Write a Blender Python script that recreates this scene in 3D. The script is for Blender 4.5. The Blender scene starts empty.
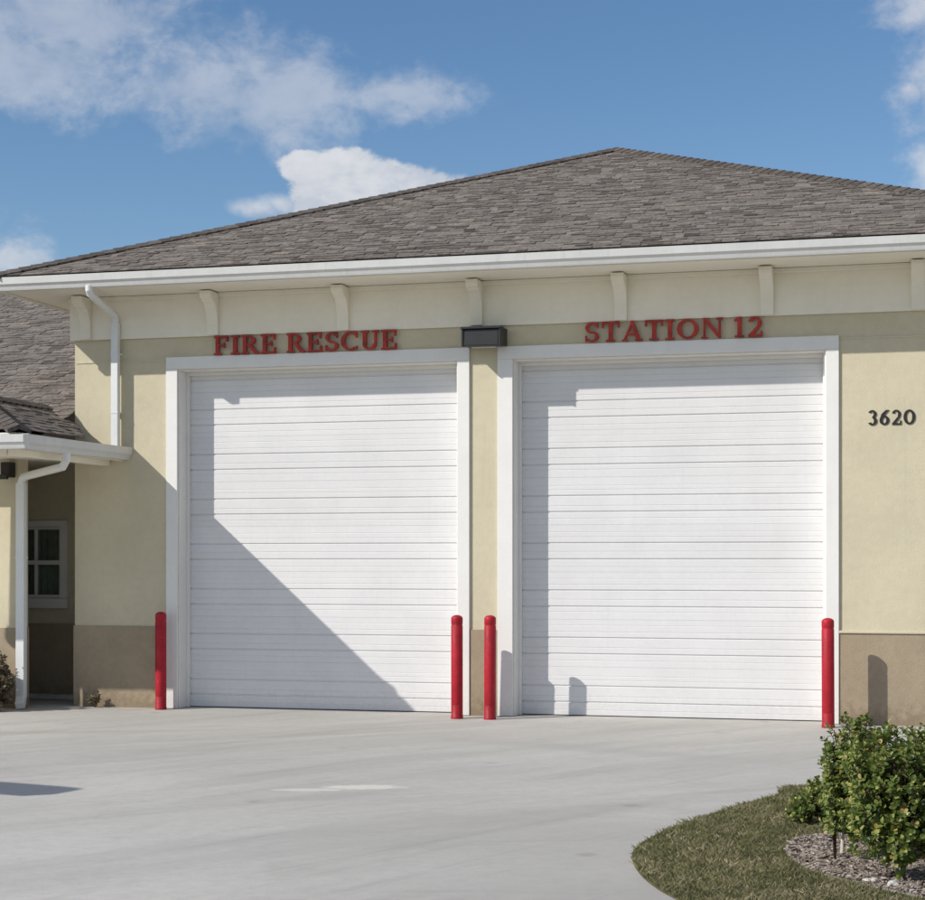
import bpy, bmesh, math, random
from mathutils import Vector, Matrix
rnd = random.Random(7)
scene = bpy.context.scene
col = scene.collection
R = math.radians

# ------------------------------------------------------------------ camera
PSI = R(15.2); D = 20.63; EYE = 1.87; FPX = 1762.0
cam_d = bpy.data.cameras.new('camera'); cam = bpy.data.objects.new('camera', cam_d); col.objects.link(cam)
cam.location = (0, -D, EYE); cam.rotation_euler = (R(90), 0, PSI)
cam_d.sensor_fit = 'HORIZONTAL'; cam_d.sensor_width = 36; cam_d.lens = 36*FPX/925
cam_d.shift_y = 111/925; cam_d.clip_end = 3000; cam_d.clip_start = 0.1
scene.camera = cam
scene.render.resolution_x = 1024; scene.render.resolution_y = 996

# ------------------------------------------------------------------ light
TX, TZ = 1.20, 1.07          # sunlight travels (TX, 1, -TZ)
sd = bpy.data.lights.new('sun', 'SUN'); sun = bpy.data.objects.new('sun', sd); col.objects.link(sun)
sd.energy = 4.15; sd.angle = R(0.5); sd.color = (1, .955, .89)
sun.rotation_euler = Vector((TX, 1, -TZ)).to_track_quat('-Z', 'Y').to_euler()
sun.location = (-20, -30, 30)
SUN_EL = math.atan2(TZ, math.hypot(TX, 1)); SUN_ROT = math.atan2(-TX, -1) % (2*math.pi)

scene.view_settings.view_transform = 'Standard'; scene.view_settings.look = 'None'
scene.view_settings.exposure = 0; scene.view_settings.gamma = 1
scene.view_settings.use_curve_mapping = False

# ------------------------------------------------------------------ node helpers
class NT:
    def __init__(s, tree): s.t = tree; s.n = tree.nodes; s.l = tree.links
    def put(s, sock, v):
        if isinstance(v, bpy.types.NodeSocket): s.l.new(v, sock)
        elif v is not None: sock.default_value = v
    def math(s, op, a, b=None, c=None, clamp=False):
        n = s.n.new('ShaderNodeMath'); n.operation = op; n.use_clamp = clamp
        for i, v in enumerate((a, b, c)):
            if v is not None: s.put(n.inputs[i], v)
        return n.outputs[0]
    def mix(s, f, a, b, blend='MIX'):
        n = s.n.new('ShaderNodeMix'); n.data_type = 'RGBA'; n.blend_type = blend
        s.put(n.inputs[0], f); s.put(n.inputs[6], a); s.put(n.inputs[7], b); return n.outputs[2]
    def noise(s, vec, scale, detail=4, rough=.55, dist=0):
        n = s.n.new('ShaderNodeTexNoise'); s.put(n.inputs['Vector'], vec)
        n.inputs['Scale'].default_value = scale; n.inputs['Detail'].default_value = detail
        n.inputs['Roughness'].default_value = rough; n.inputs['Distortion'].default_value = dist
        return n.outputs['Fac']
    def smooth(s, v, lo, hi, a=0., b=1.):
        n = s.n.new('ShaderNodeMapRange'); n.interpolation_type = 'SMOOTHSTEP'
        s.put(n.inputs['Value'], v); n.inputs['From Min'].default_value = lo; n.inputs['From Max'].default_value = hi
        n.inputs['To Min'].default_value = a; n.inputs['To Max'].default_value = b; return n.outputs['Result']
    def mapping(s, vec, scale=(1, 1, 1), rot=(0, 0, 0), loc=(0, 0, 0)):
        n = s.n.new('ShaderNodeMapping'); s.put(n.inputs['Vector'], vec)
        n.inputs['Scale'].default_value = scale; n.inputs['Rotation'].default_value = rot; n.inputs['Location'].default_value = loc
        return n.outputs[0]

# ------------------------------------------------------------------ sky
world = bpy.data.worlds.new('World'); scene.world = world; world.use_nodes = True
w = NT(world.node_tree); w.n.clear()
sky = w.n.new('ShaderNodeTexSky'); sky.sky_type = 'NISHITA'; sky.sun_disc = False
sky.sun_elevation = SUN_EL; sky.sun_rotation = SUN_ROT
sky.air_density = 1.0; sky.dust_density = 0.3; sky.ozone_density = 2.2; sky.altitude = 0
dirv = w.n.new('ShaderNodeTexCoord').outputs['Generated']
sep = w.n.new('ShaderNodeSeparateXYZ'); w.l.new(dirv, sep.inputs[0])
az = w.math('ARCTAN2', sep.outputs[0], sep.outputs[1])
el = w.math('ARCSINE', sep.outputs[2])
def px_dir(x, y):
    v = Vector(((x-462.5), FPX, 561-y))
    a = math.atan2(v.x, v.y) - PSI; return a, math.atan2(v.z, math.hypot(v.x, v.y))
n_big = w.noise(w.mapping(dirv, (1, 1, 1.6)), 9, 7, .58, .25)
n_fine = w.noise(w.mapping(dirv, (1, 1, 1.3), loc=(5, 2, 7)), 75, 8, .62, .1)
n_mid = w.noise(w.mapping(dirv, (1, 1, 1.5), loc=(3, 1, 2)), 26, 8, .6, .2)
nz = w.math('ADD', w.math('MULTIPLY', n_big, .42), w.math('ADD', w.math('MULTIPLY', n_mid, .38), w.math('MULTIPLY', n_fine, .20)))
def blob(x, y, rx, ry):
    a, e = px_dir(x, y)
    u = w.math('DIVIDE', w.math('SUBTRACT', az, a), rx/FPX)
    v = w.math('DIVIDE', w.math('SUBTRACT', el, e), ry/FPX)
    q = w.math('ADD', w.math('MULTIPLY', u, u), w.math('MULTIPLY', v, v))
    return w.math('SUBTRACT', 1.0, w.math('SQRT', q))
def cloud(blobs, gain, lo, hi):
    m = None
    for b in blobs:
        o = blob(*b); m = o if m is None else w.math('MAXIMUM', m, o)
    m = w.math('MAXIMUM', m, -1.5)
    v = w.math('ADD', m, w.math('MULTIPLY', w.math('SUBTRACT', nz, .5), gain))
    return w.smooth(v, lo, hi)
c_soft = cloud([(40, 72, 170, 62), (190, 88, 150, 60), (290, 92, 130, 66), (400, 96, 90, 34), (70, 15, 200, 38)], 4.2, -.05, .85)
c_puff = cloud([(362, 184, 74, 40), (326, 204, 46, 44), (425, 188, 64, 36), (450, 215, 80, 50), (360, 235, 90, 60), (306, 168, 30, 18)], 2.8, 0.06, .34)
c_wisp = cloud([(258, 209, 40, 14), (285, 205, 30, 14)], 2.6, 0., .9)
c_right = cloud([(938, 85, 70, 75), (975, 140, 80, 60), (912, 95, 38, 32), (945, 205, 45, 20), (925, 12, 60, 30)], 3.8, 0.0, .85)
c_low = cloud([(10, 262, 62, 30), (-60, 250, 90, 60)], 3.2, 0., .8)
gen = w.smooth(nz, .44, .60)
far = w.smooth(w.math('MAXIMUM', w.math('ABSOLUTE', w.math('ADD', az, PSI)), w.math('MULTIPLY', el, .95)), .34, .55)
gen = w.math('MULTIPLY', gen, far)  # clouds added outside the view to make the ambient light more neutral
soft = w.math('MAXIMUM', w.math('MULTIPLY', c_soft, .44), w.math('MULTIPLY', gen, .85))
soft = w.math('MAXIMUM', soft, w.math('MULTIPLY', c_right, .66))
soft = w.math('MAXIMUM', soft, w.math('MULTIPLY', w.math('MAXIMUM', c_low, c_wisp), .7))
hz = w.math('MAXIMUM', soft, w.math('MULTIPLY', c_puff, .9))
shade = w.smooth(n_mid, .35, .65)
ccol = w.mix(shade, (5.2, 5.6, 6.3, 1), (7.2, 7.25, 7.45, 1))
hs = w.n.new('ShaderNodeHueSaturation'); hs.inputs['Hue'].default_value = .503; hs.inputs['Value'].default_value = 1.05; hs.inputs['Saturation'].default_value = 1.18
w.l.new(sky.outputs[0], hs.inputs['Color'])
skyc = hs.outputs[0]
cc = w.mix(hz, skyc, ccol)
bg = w.n.new('ShaderNodeBackground'); w.l.new(cc, bg.inputs[0]); bg.inputs[1].default_value = 0.105
ow = w.n.new('ShaderNodeOutputWorld'); w.l.new(bg.outputs[0], ow.inputs[0])

# ------------------------------------------------------------------ materials
def new_mat(name, rough=.8, spec=.3):
    m = bpy.data.materials.new(name); m.use_nodes = True
    t = NT(m.node_tree); b = t.n['Principled BSDF']
    b.inputs['Roughness'].default_value = rough; b.inputs['Specular IOR Level'].default_value = spec
    return m, t, b
def bump(t, b, h, strength, dist=.01):
    n = t.n.new('ShaderNodeBump'); n.inputs['Strength'].default_value = strength; n.inputs['Distance'].default_value = dist
    t.l.new(h, n.inputs['Height']); t.l.new(n.outputs[0], b.inputs['Normal'])
def pos(t): return t.n.new('ShaderNodeNewGeometry').outputs['Position']
def c4(c): return (*c, 1)
def surf(name, c, var=.06, rough=.7, spec=.3, nscale=3., bscale=60, bstr=.15, bd=.003, dirt=0, streak=0):
    m, t, b = new_mat(name, rough, spec); p = pos(t)
    n1 = t.noise(p, nscale, 5, .6); n2 = t.noise(p, nscale*9, 4, .6)
    v = t.math('ADD', t.math('MULTIPLY', n1, .65), t.math('MULTIPLY', n2, .35))
    lo = tuple(x*(1-var*2) for x in c); hi = tuple(min(.95, x*(1+var*2)) for x in c)
    cc = t.mix(t.smooth(v, .3, .7), c4(lo), c4(hi))
    if streak:   # rain streaks running down
        s = t.noise(t.mapping(p, (14, 14, .5)), 1, 4, .6)
        cc = t.mix(t.smooth(s, .55, .8, 0, streak), cc, c4(tuple(x*.55 for x in c)))
    if dirt:     # splash-back dirt near the ground
        sp = t.n.new('ShaderNodeSeparateXYZ'); t.l.new(p, sp.inputs[0])
        d = t.math('ADD', sp.outputs[2], t.math('MULTIPLY', t.math('SUBTRACT', n2, .5), .5))
        cc = t.mix(t.smooth(d, 0.0, .28, dirt, 0), cc, c4((c[0]*.5, c[1]*.45, c[2]*.4)))
    t.l.new(cc, b.inputs['Base Color'])
    bump(t, b, t.noise(p, bscale, 5, .65), bstr, bd)
    return m
M = {}
M['cream'] = surf('cream_stucco', (.605, .545, .395), .035, .9, .15, 1.2, 90, .8, .008, .25, .14)
M['tan'] = surf('tan_stucco', (.36, .29, .205), .05, .9, .15, 1.5, 90, .8, .008, .5, .16)
M['trim'] = surf('white_trim_paint', (.77, .755, .72), .015, .5, .4, 3, 40, .06, .002, .15, .06)
M['frieze'] = surf('pale_cream_board', (.83, .785, .67), .02, .7, .25, 1.5, 60, .12, .003, 0, .07)
M['door'] = surf('white_door_paint', (.715, .705, .70), .02, .42, .45, 2, 30, .05, .002, .12, .08)
M['gutter'] = surf('white_aluminium', (.60, .60, .575), .03, .42, .5, 2, 20, .04, .002, 0, .25)
M['spout'] = surf('white_spout_paint', (.74, .75, .74), .02, .42, .5, 2, 20, .04, .002, .2, .12)
M['black'] = surf('black_metal', (.014, .015, .016), .1, .45, .5, 5, 60, .1)
M['lampgrey'] = surf('dark_grey_metal', (.017, .018, .020), .1, .45, .5, 5, 60, .1)
M['rubber'] = surf('black_rubber', (.02, .02, .02), .1, .8, .2, 5, 60, .1)
M['red'] = surf('red_plastic', (.37, .009, .020), .12, .5, .35, 4, 50, .08, .002, .35)
M['letter'] = surf('red_letter_paint', (.37, .030, .018), .2, .55, .4, 8, 60, .1)
M['number'] = surf('black_number_paint', (.02, .018, .015), .1, .5, .4, 8, 60, .1)
M['bark'] = surf('grey_bark', (.11, .08, .055), .25, .9, .1, 30, 120, .8, .01)
M['stake'] = surf('weathered_stake', (.55, .50, .42), .1, .85, .1, 10, 60, .3)
M['stone'] = surf('pale_stone', (.55, .52, .48), .15, .9, .1, 9, 60, .6, .01)
M['slab'] = surf('pale_slab', (.5, .47, .42), .1, .9, .1, 3, 60, .4, .005)

def glass():
    m, t, b = new_mat('window_glass', .03, .5)
    tr = t.n.new('ShaderNodeBsdfTransparent'); tr.inputs[0].default_value = (.8, .85, .82, 1)
    gl = t.n.new('ShaderNodeBsdfGlossy'); gl.inputs['Roughness'].default_value = .03
    fr = t.n.new('ShaderNodeFresnel'); fr.inputs[0].default_value = 1.5
    mx = t.n.new('ShaderNodeMixShader'); t.l.new(t.math('ADD', fr.outputs[0], .06), mx.inputs[0]); t.l.new(tr.outputs[0], mx.inputs[1]); t.l.new(gl.outputs[0], mx.inputs[2])
    t.l.new(mx.outputs[0], t.n['Material Output'].inputs[0]); return m
M['curtain'] = surf('pale_curtain', (.5, .5, .46), .1, .9, .1, 6, 60, .2)
M['glass'] = glass()
m, t, b = new_mat('lamp_lens', .2, .5); b.inputs['Base Color'].default_value = (.5, .5, .46, 1); M['lens'] = m

def attr_mat(name, ramp, rough=.9, spec=.15, nscale=40, nb=.5, trans=0):
    m, t, b = new_mat(name, rough, spec)
    a = t.n.new('ShaderNodeAttribute'); a.attribute_name = 'tint'
    r = t.n.new('ShaderNodeValToRGB'); t.l.new(a.outputs['Fac'], r.inputs[0])
    el_ = r.color_ramp.elements
    el_[0].position, el_[0].color = ramp[0][0], c4(ramp[0][1])
    el_[1].position, el_[1].color = ramp[-1][0], c4(ramp[-1][1])
    for p_, c_ in ramp[1:-1]:
        e = el_.new(p_); e.color = c4(c_)
    p = pos(t); n = t.noise(p, nscale, 4, .65)
    c = t.mix(t.smooth(n, .3, .7, .0, nb), r.outputs[0], (.0, .0, .0, 1))
    t.l.new(c, b.inputs['Base Color'])
    if trans:
        tr = t.n.new('ShaderNodeBsdfTranslucent'); t.l.new(t.mix(.5, c, (.25, .33, .04, 1)), tr.inputs[0])
        mx = t.n.new('ShaderNodeMixShader'); mx.inputs[0].default_value = trans
        t.l.new(b.outputs[0], mx.inputs[1]); t.l.new(tr.outputs[0], mx.inputs[2])
        t.l.new(mx.outputs[0], t.n['Material Output'].inputs[0])
    else:
        bump(t, b, t.noise(p, nscale*3, 3, .6), .4, .004)
    return m
M['shingle'] = attr_mat('brown_grey_shingles', [(0, (.115, .098, .086)), (.35, (.215, .188, .165)), (.7, (.28, .246, .216)), (.88, (.33, .27, .22)), (1, (.34, .315, .29))], .95, .1, 22, .45)
M['leaf'] = attr_mat('shrub_leaves', [(0, (.03, .048, .013)), (.34, (.10, .15, .033)), (.60, (.25, .31, .07)), (.85, (.46, .46, .14)), (1, (.46, .32, .10))], .42, .45, 30, .15, .32)
M['dryleaf'] = attr_mat('brown_olive_leaves', [(0, (.07, .056, .038)), (.6, (.17, .14, .09)), (1, (.28, .23, .15))], .8, .2, 30, .2, .1)
M['grass'] = attr_mat('grass_blades', [(0, (.105, .105, .05)), (.42, (.22, .21, .105)), (.72, (.34, .285, .175)), (1, (.50, .41, .30))], .8, .15, 30, .1, .25)
M['chips'] = attr_mat('mulch_chips', [(0, (.08, .06, .045)), (.4, (.31, .255, .21)), (.8, (.52, .45, .39)), (1, (.68, .62, .57))], .95, .1, 60, .3)

def concrete():
    m, t, b = new_mat('broom_concrete', .88, .2); p = pos(t)
    def aniso(ang, su, sv, off):      # streaks run along the plan direction ang
        return t.mapping(t.mapping(p, (1, 1, 1), (0, 0, R(-ang)), (off, off*.7, 0)), (su, sv, 1))
    big = t.noise(p, .22, 6, .55, .5); fine = t.noise(p, 9, 8, .7); grit = t.noise(p, 90, 3, .7)
    c = t.mix(t.smooth(big, .3, .7), (.435, .417, .382, 1), (.54, .52, .48, 1))
    c = t.mix(t.smooth(t.noise(aniso(58, .16, 1.1, 3), 1, 7, .6, .5), .45, .68, 0, .42), c, (.315, .30, .278, 1))
    c = t.mix(t.smooth(t.noise(aniso(48, .2, 2.4, 8), 1, 8, .64, .6), .52, .70, 0, .34), c, (.56, .545, .515, 1))
    c = t.mix(t.smooth(t.noise(aniso(66, .25, 5, 5), 1, 8, .68, .5), .54, .70, 0, .34), c, (.29, .278, .26, 1))
    c = t.mix(t.smooth(t.noise(aniso(20, .3, 1.4, 11), 1, 8, .68, .8), .54, .72, 0, .26), c, (.31, .297, .275, 1))
    c = t.mix(t.smooth(t.noise(aniso(40, .12, .8, 21), 1, 7, .62, .7), .50, .66, 0, .40), c, (.57, .55, .51, 1))
    c = t.mix(t.smooth(t.noise(p, 2.2, 8, .7, .8), .5, .7, 0, .22), c, (.33, .315, .285, 1))
    c = t.mix(t.smooth(fine, .35, .75, 0, .30), c, (.32, .31, .29, 1))
    c = t.mix(t.smooth(t.noise(p, 34, 6, .75), .5, .72, 0, .26), c, (.27, .26, .24, 1))
    c = t.mix(t.smooth(grit, .45, .75, 0, .30), c, (.28, .27, .25, 1))
    # small dark oil spots
    vo = t.n.new('ShaderNodeTexVoronoi'); vo.inputs['Scale'].default_value = .9; t.l.new(p, vo.inputs['Vector'])
    sp = t.math('ADD', vo.outputs['Distance'], t.math('MULTIPLY', t.math('SUBTRACT', fine, .5), .25))
    c = t.mix(t.smooth(sp, .02, .10, .35, 0), c, (.2, .19, .175, 1))
    # rusty brown tyre scuff near the left and a pale spill patch
    def patch(cx, cy, rx, ry, rot, colr, k, soft=.5, gain=1.6):
        q = t.mapping(p, (1, 1, 1), (0, 0, 0), (-cx, -cy, 0)); q = t.mapping(q, (1/rx, 1/ry, 0), (0, 0, 0)) if rot == 0 else t.mapping(t.mapping(q, (1, 1, 1), (0, 0, -rot)), (1/rx, 1/ry, 0))
        ln = t.n.new('ShaderNodeVectorMath'); ln.operation = 'LENGTH'; t.l.new(q, ln.inputs[0])
        v = t.math('ADD', ln.outputs['Value'], t.math('MULTIPLY', t.math('SUBTRACT', fine, .5), gain))
        return t.mix(t.smooth(v, 1-soft, 1+soft*.3, k, 0), c, c4(colr))
    c = patch(-4.62, -6.78, .36, .15, R(15), (.66, .62, .56), .8, .3, 1.2)
    c = patch(-4.98, -7.05, .34, .09, R(15), (.64, .60, .53), .7, .3, 1.2)
    sk = t.noise(p, 260, 2, .6); c = t.mix(t.smooth(sk, .6, .8, 0, .35), c, (.2, .19, .18, 1))
    c = patch(-9.3, -3.2, 2.4, .22, R(24), (.36, .31, .25), .45, .9, 1.8)
    c = patch(-3.3, -3.4, 2.4, .35, R(-20), (.36, .34, .325), .45, .9, 1.8)
    t.l.new(c, b.inputs['Base Color'])
    h = t.math('ADD', t.math('MULTIPLY', grit, .5), fine)
    bump(t, b, h, .35, .006)
    return m
M['concrete'] = concrete()
def soil():
    m, t, b = new_mat('turf_soil', .95, .1); p = pos(t); n = t.noise(p, 7, 6, .65)
    t.l.new(t.mix(t.smooth(n, .3, .7), (.07, .07, .035, 1), (.16, .145, .085, 1)), b.inputs['Base Color'])
    bump(t, b, t.noise(p, 60, 4, .7), .8, .02); return m
M['soil'] = soil()
def bedmat():
    m, t, b = new_mat('mulch_sand', .95, .1); p = pos(t); n = t.noise(p, 18, 7, .7)
    t.l.new(t.mix(t.smooth(n, .3, .7), (.22, .185, .16, 1), (.47, .43, .39, 1)), b.inputs['Base Color'])
    bump(t, b, t.noise(p, 70, 4, .7), 1, .02); return m
M['bed'] = bedmat()

# ------------------------------------------------------------------ mesh helpers
def tag(o, label=None, cat=None, group=None, kind=None):
    if label: o['label'] = label
    if cat: o['category'] = cat
    if group: o['group'] = group
    if kind: o['kind'] = kind
    return o
def empty(name, loc, rz=0):
    o = bpy.data.objects.new(name, None); col.objects.link(o); o.location = loc; o.rotation_euler = (0, 0, rz)
    o.empty_display_size = .2; return o
class MB:
    def __init__(s): s.v = []; s.f = []; s.tint = []
    def face(s, pts, tint=.5):
        i = len(s.v); s.v += [tuple(p) for p in pts]; s.f.append(tuple(range(i, i+len(pts)))); s.tint.append(tint)
    def box(s, x0, x1, y0, y1, z0, z1):
        i = len(s.v); s.v += [(x, y, z) for x in (x0, x1) for y in (y0, y1) for z in (z0, z1)]
        for q in ((0, 1, 3, 2), (4, 6, 7, 5), (0, 4, 5, 1), (2, 3, 7, 6), (0, 2, 6, 4), (1, 5, 7, 3)):
            s.f.append(tuple(i+k for k in q)); s.tint.append(.5)
    def prism(s, prof, mapf, a, b):
        """prof: closed 2-D outline, mapf(u, v, w) -> xyz, extruded from w=a to w=b"""
        n = len(prof); i = len(s.v)
        s.v += [mapf(u, v, a) for u, v in prof] + [mapf(u, v, b) for u, v in prof]
        for k in range(n):
            s.f.append((i+k, i+(k+1) % n, i+n+(k+1) % n, i+n+k)); s.tint.append(.5)
        s.f.append(tuple(i+k for k in reversed(range(n)))); s.tint.append(.5)
        s.f.append(tuple(i+n+k for k in range(n))); s.tint.append(.5)
    def tube(s, pts, rad, n=10, cap=True, square=False):
        pts = [Vector(p) for p in pts]; rads = rad if isinstance(rad, (list, tuple)) else [rad]*len(pts)
        rings = []; up = Vector((0, 0, 1)); prev = None
        for k, p in enumerate(pts):
            d = (pts[min(k+1, len(pts)-1)]-pts[max(k-1, 0)]).normalized()
            if prev is None:
                a = d.cross(up); a = a if a.length > 1e-3 else d.cross(Vector((1, 0, 0)))
            else: a = prev-d*prev.dot(d)
            a.normalize(); prev = a; bb = d.cross(a).normalized(); ring = []
            for j in range(n):
                th = 2*math.pi*(j+.5)/n; ring.append(len(s.v))
                s.v.append(tuple(p+(a*math.cos(th)+bb*math.sin(th))*rads[k]))
            rings.append(ring)
        for r0, r1 in zip(rings, rings[1:]):
            for j in range(n):
                s.f.append((r0[j], r0[(j+1) % n], r1[(j+1) % n], r1[j])); s.tint.append(.5)
        if cap:
            s.f.append(tuple(reversed(rings[0]))); s.f.append(tuple(rings[-1])); s.tint += [.5, .5]
    def build(s, name, mat, parent=None, bevel=0, smooth=False, tint=False, fixn=True):
        me = bpy.data.meshes.new(name); me.from_pydata(s.v, [], s.f); me.update()
        if fixn:
            bm = bmesh.new(); bm.from_mesh(me); bmesh.ops.recalc_face_normals(bm, faces=bm.faces); bm.to_mesh(me); bm.free()
        if tint:
            at = me.attributes.new('tint', 'FLOAT', 'FACE'); at.data.foreach_set('value', s.tint)
        me.materials.append(mat)
        if smooth: me.polygons.foreach_set('use_smooth', [True]*len(me.polygons))
        o = bpy.data.objects.new(name, me); col.objects.link(o)
        if parent: o.parent = parent
        if bevel:
            b_ = o.modifiers.new('bevel', 'BEVEL'); b_.width = bevel; b_.segments = 2; b_.limit_method = 'ANGLE'
        return o
def bx(name, mat, parent, dims, bevel=0):
    m_ = MB(); m_.box(*dims); return m_.build(name, mat, parent, bevel)

# ------------------------------------------------------------------ ground
g = MB(); g.face([(-900, -900, -.012), (900, -900, -.012), (900, 1400, -.012), (-900, 1400, -.012)])
tag(g.build('ground', M['soil']), kind='structure')
g = MB(); g.face([(-34, -34, 0), (16, -34, 0), (16, 24, 0), (-34, 24, 0)])
tag(g.build('driveway', M['concrete']), kind='structure')

def smooth_loop(pts, k=6):
    out = []; n = len(pts)
    for i in range(n):
        p0, p1, p2, p3 = [Vector(pts[(i+j-1) % n]) for j in range(4)]
        for s_ in range(k):
            t_ = s_/k
            out.append(.5*((2*p1)+(p2-p0)*t_+(2*p0-5*p1+4*p2-p3)*t_*t_+(3*p1-p0-3*p2+p3)*t_**3))
    return out
def ground_px(x, y):
    d = FPX*EYE/(y-561); r = (x-462.5)/FPX*d; s, c = math.sin(PSI), math.cos(PSI)
    return (r*c-d*s, r*s+d*c-D)
isl_px = [(812, 787), (775, 797), (738, 807), (700, 819), (665, 832), (641, 845), (632, 857), (639, 873), (656, 888), (682, 903)]
isl = [ground_px(*p) for p in isl_px] + [(-.9, -11.9), (-.1, -12.9), (2.5, -13.8), (6.0, -13.0), (7.6, -10.5), (7.0, -7.6), (4, -5.9), (1.2, -5.2)]
ISL = smooth_loop([(x, y, 0) for x, y in isl])
bed_px = [(786, 852), (800, 841), (835, 838), (880, 836)]
bed = [ground_px(*p) for p in bed_px] + [(.6, -8.7), (2.5, -8.4), (4.6, -8.6), (5.2, -9.6), (4.5, -11.0), (2.2, -11.4), (.6, -11.0), (-.05, -10.62), ground_px(858, 886), ground_px(815, 874), ground_px(793, 862)]
BED = smooth_loop([(x, y, 0) for x, y in bed])
def inside(x, y, poly):
    r_ = False; j = len(poly)-1
    for i in range(len(poly)):
        a, b_ = poly[i], poly[j]
        if (a.y > y) != (b_.y > y) and x < (b_.x-a.x)*(y-a.y)/(b_.y-a.y)+a.x: r_ = not r_
        j = i
    return r_
m_ = MB(); m_.prism([(p.x, p.y) for p in ISL], lambda u, v, w_: (u, v, w_), -.05, .012)
tag(m_.build('lawn_soil', M['soil']), kind='structure')
m_ = MB(); m_.prism([(p.x, p.y) for p in BED], lambda u, v, w_: (u, v, w_), -.04, .024)
tag(m_.build('planting_bed', M['bed']), kind='structure')

# grass: only what nobody could count
gr = MB(); s_, c_ = math.sin(PSI), math.cos(PSI)
def clump(x, y): return .5+.5*math.sin(x*5.1+math.sin(y*3.7)*1.7)*math.sin(y*6.3+math.sin(x*4.1)*1.3)
n = 0
while n < 95000:
    if rnd.random() < .8: x, y = rnd.uniform(-2.1, 1.3), rnd.uniform(-11.6, -5.2)
    else: x, y = rnd.uniform(-1.5, 7.6), rnd.uniform(-13.7, -5.0)
    if not inside(x, y, ISL): continue
    if inside(x+rnd.gauss(0, .03), y+rnd.gauss(0, .03), BED): continue
    n += 1
    k = clump(x, y); h = rnd.uniform(.014, .036)*(.75+.5*k); a = rnd.uniform(0, math.tau); wd = rnd.uniform(.0025, .005)
    dx, dy = math.cos(a)*wd, math.sin(a)*wd; lx, ly = rnd.gauss(0, .7)*h, rnd.gauss(0, .7)*h
    k2 = .5+.5*math.sin(x*13+2*math.sin(y*9))*math.sin(y*15+2*math.sin(x*11)); tn = min(1, max(0, rnd.gauss(.40+.26*(k-.5)+.34*(k2-.5), .22)))
    gr.face([(x-dx, y-dy, .01), (x+dx, y+dy, .01), (x+dx*.6+lx*.45, y+dy*.6+ly*.45, .01+h*.6), (x+lx, y+ly, .01+h)], tn)
tag(gr.build('grass', M['grass'], tint=True, fixn=False), 'short dry green grass growing on the curved island beside the driveway', 'grass', kind='stuff')
ch = MB()
for i in range(11000):
    while True:
        x, y = rnd.uniform(-1.1, 5.2), rnd.uniform(-11.4, -8.3)
        if rnd.random() < .7: x = rnd.uniform(-1.1, .8)
        if inside(x, y, BED): break
    L, W = rnd.uniform(.004, .022), rnd.uniform(.003, .008); a = rnd.uniform(0, math.tau); z = .024+rnd.uniform(0, .012); t_ = rnd.uniform(-.35, .35)
    ux, uy = math.cos(a), math.sin(a); tn = min(1, max(0, rnd.gauss(.5, .25)))
    P = [(x+ux*L*i_-uy*W*j_, y+uy*L*i_+ux*W*j_, z+t_*L*i_+.006) for i_, j_ in ((-1, -1), (1, -1), (1, 1), (-1, 1))]
    ch.face(P, tn)
    for q in range(4):
        A, B = P[q], P[(q+1) % 4]; ch.face([A, B, (B[0], B[1], B[2]-.007), (A[0], A[1], A[2]-.007)], tn*.8)
for i in range(350):
    while True:
        x, y = rnd.uniform(-1.1, 1.2), rnd.uniform(-11.4, -8.3)
        if inside(x, y, BED): break
    L = rnd.uniform(.015, .03); a = rnd.uniform(0, math.tau); ux, uy = math.cos(a), math.sin(a); z = .036
    ch.face([(x-ux*L, y-uy*L, z), (x+uy*L*.5, y-ux*L*.5, z+.008), (x+ux*L, y+uy*L, z+.004), (x-uy*L*.5, y+ux*L*.5, z+.01)], rnd.choice((0, .05, .1, .8, 1)))
tag(ch.build('mulch', M['chips'], tint=True, fixn=False), 'greyish wood mulch chips covering the planting bed around the shrubs', 'mulch', kind='stuff')

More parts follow.
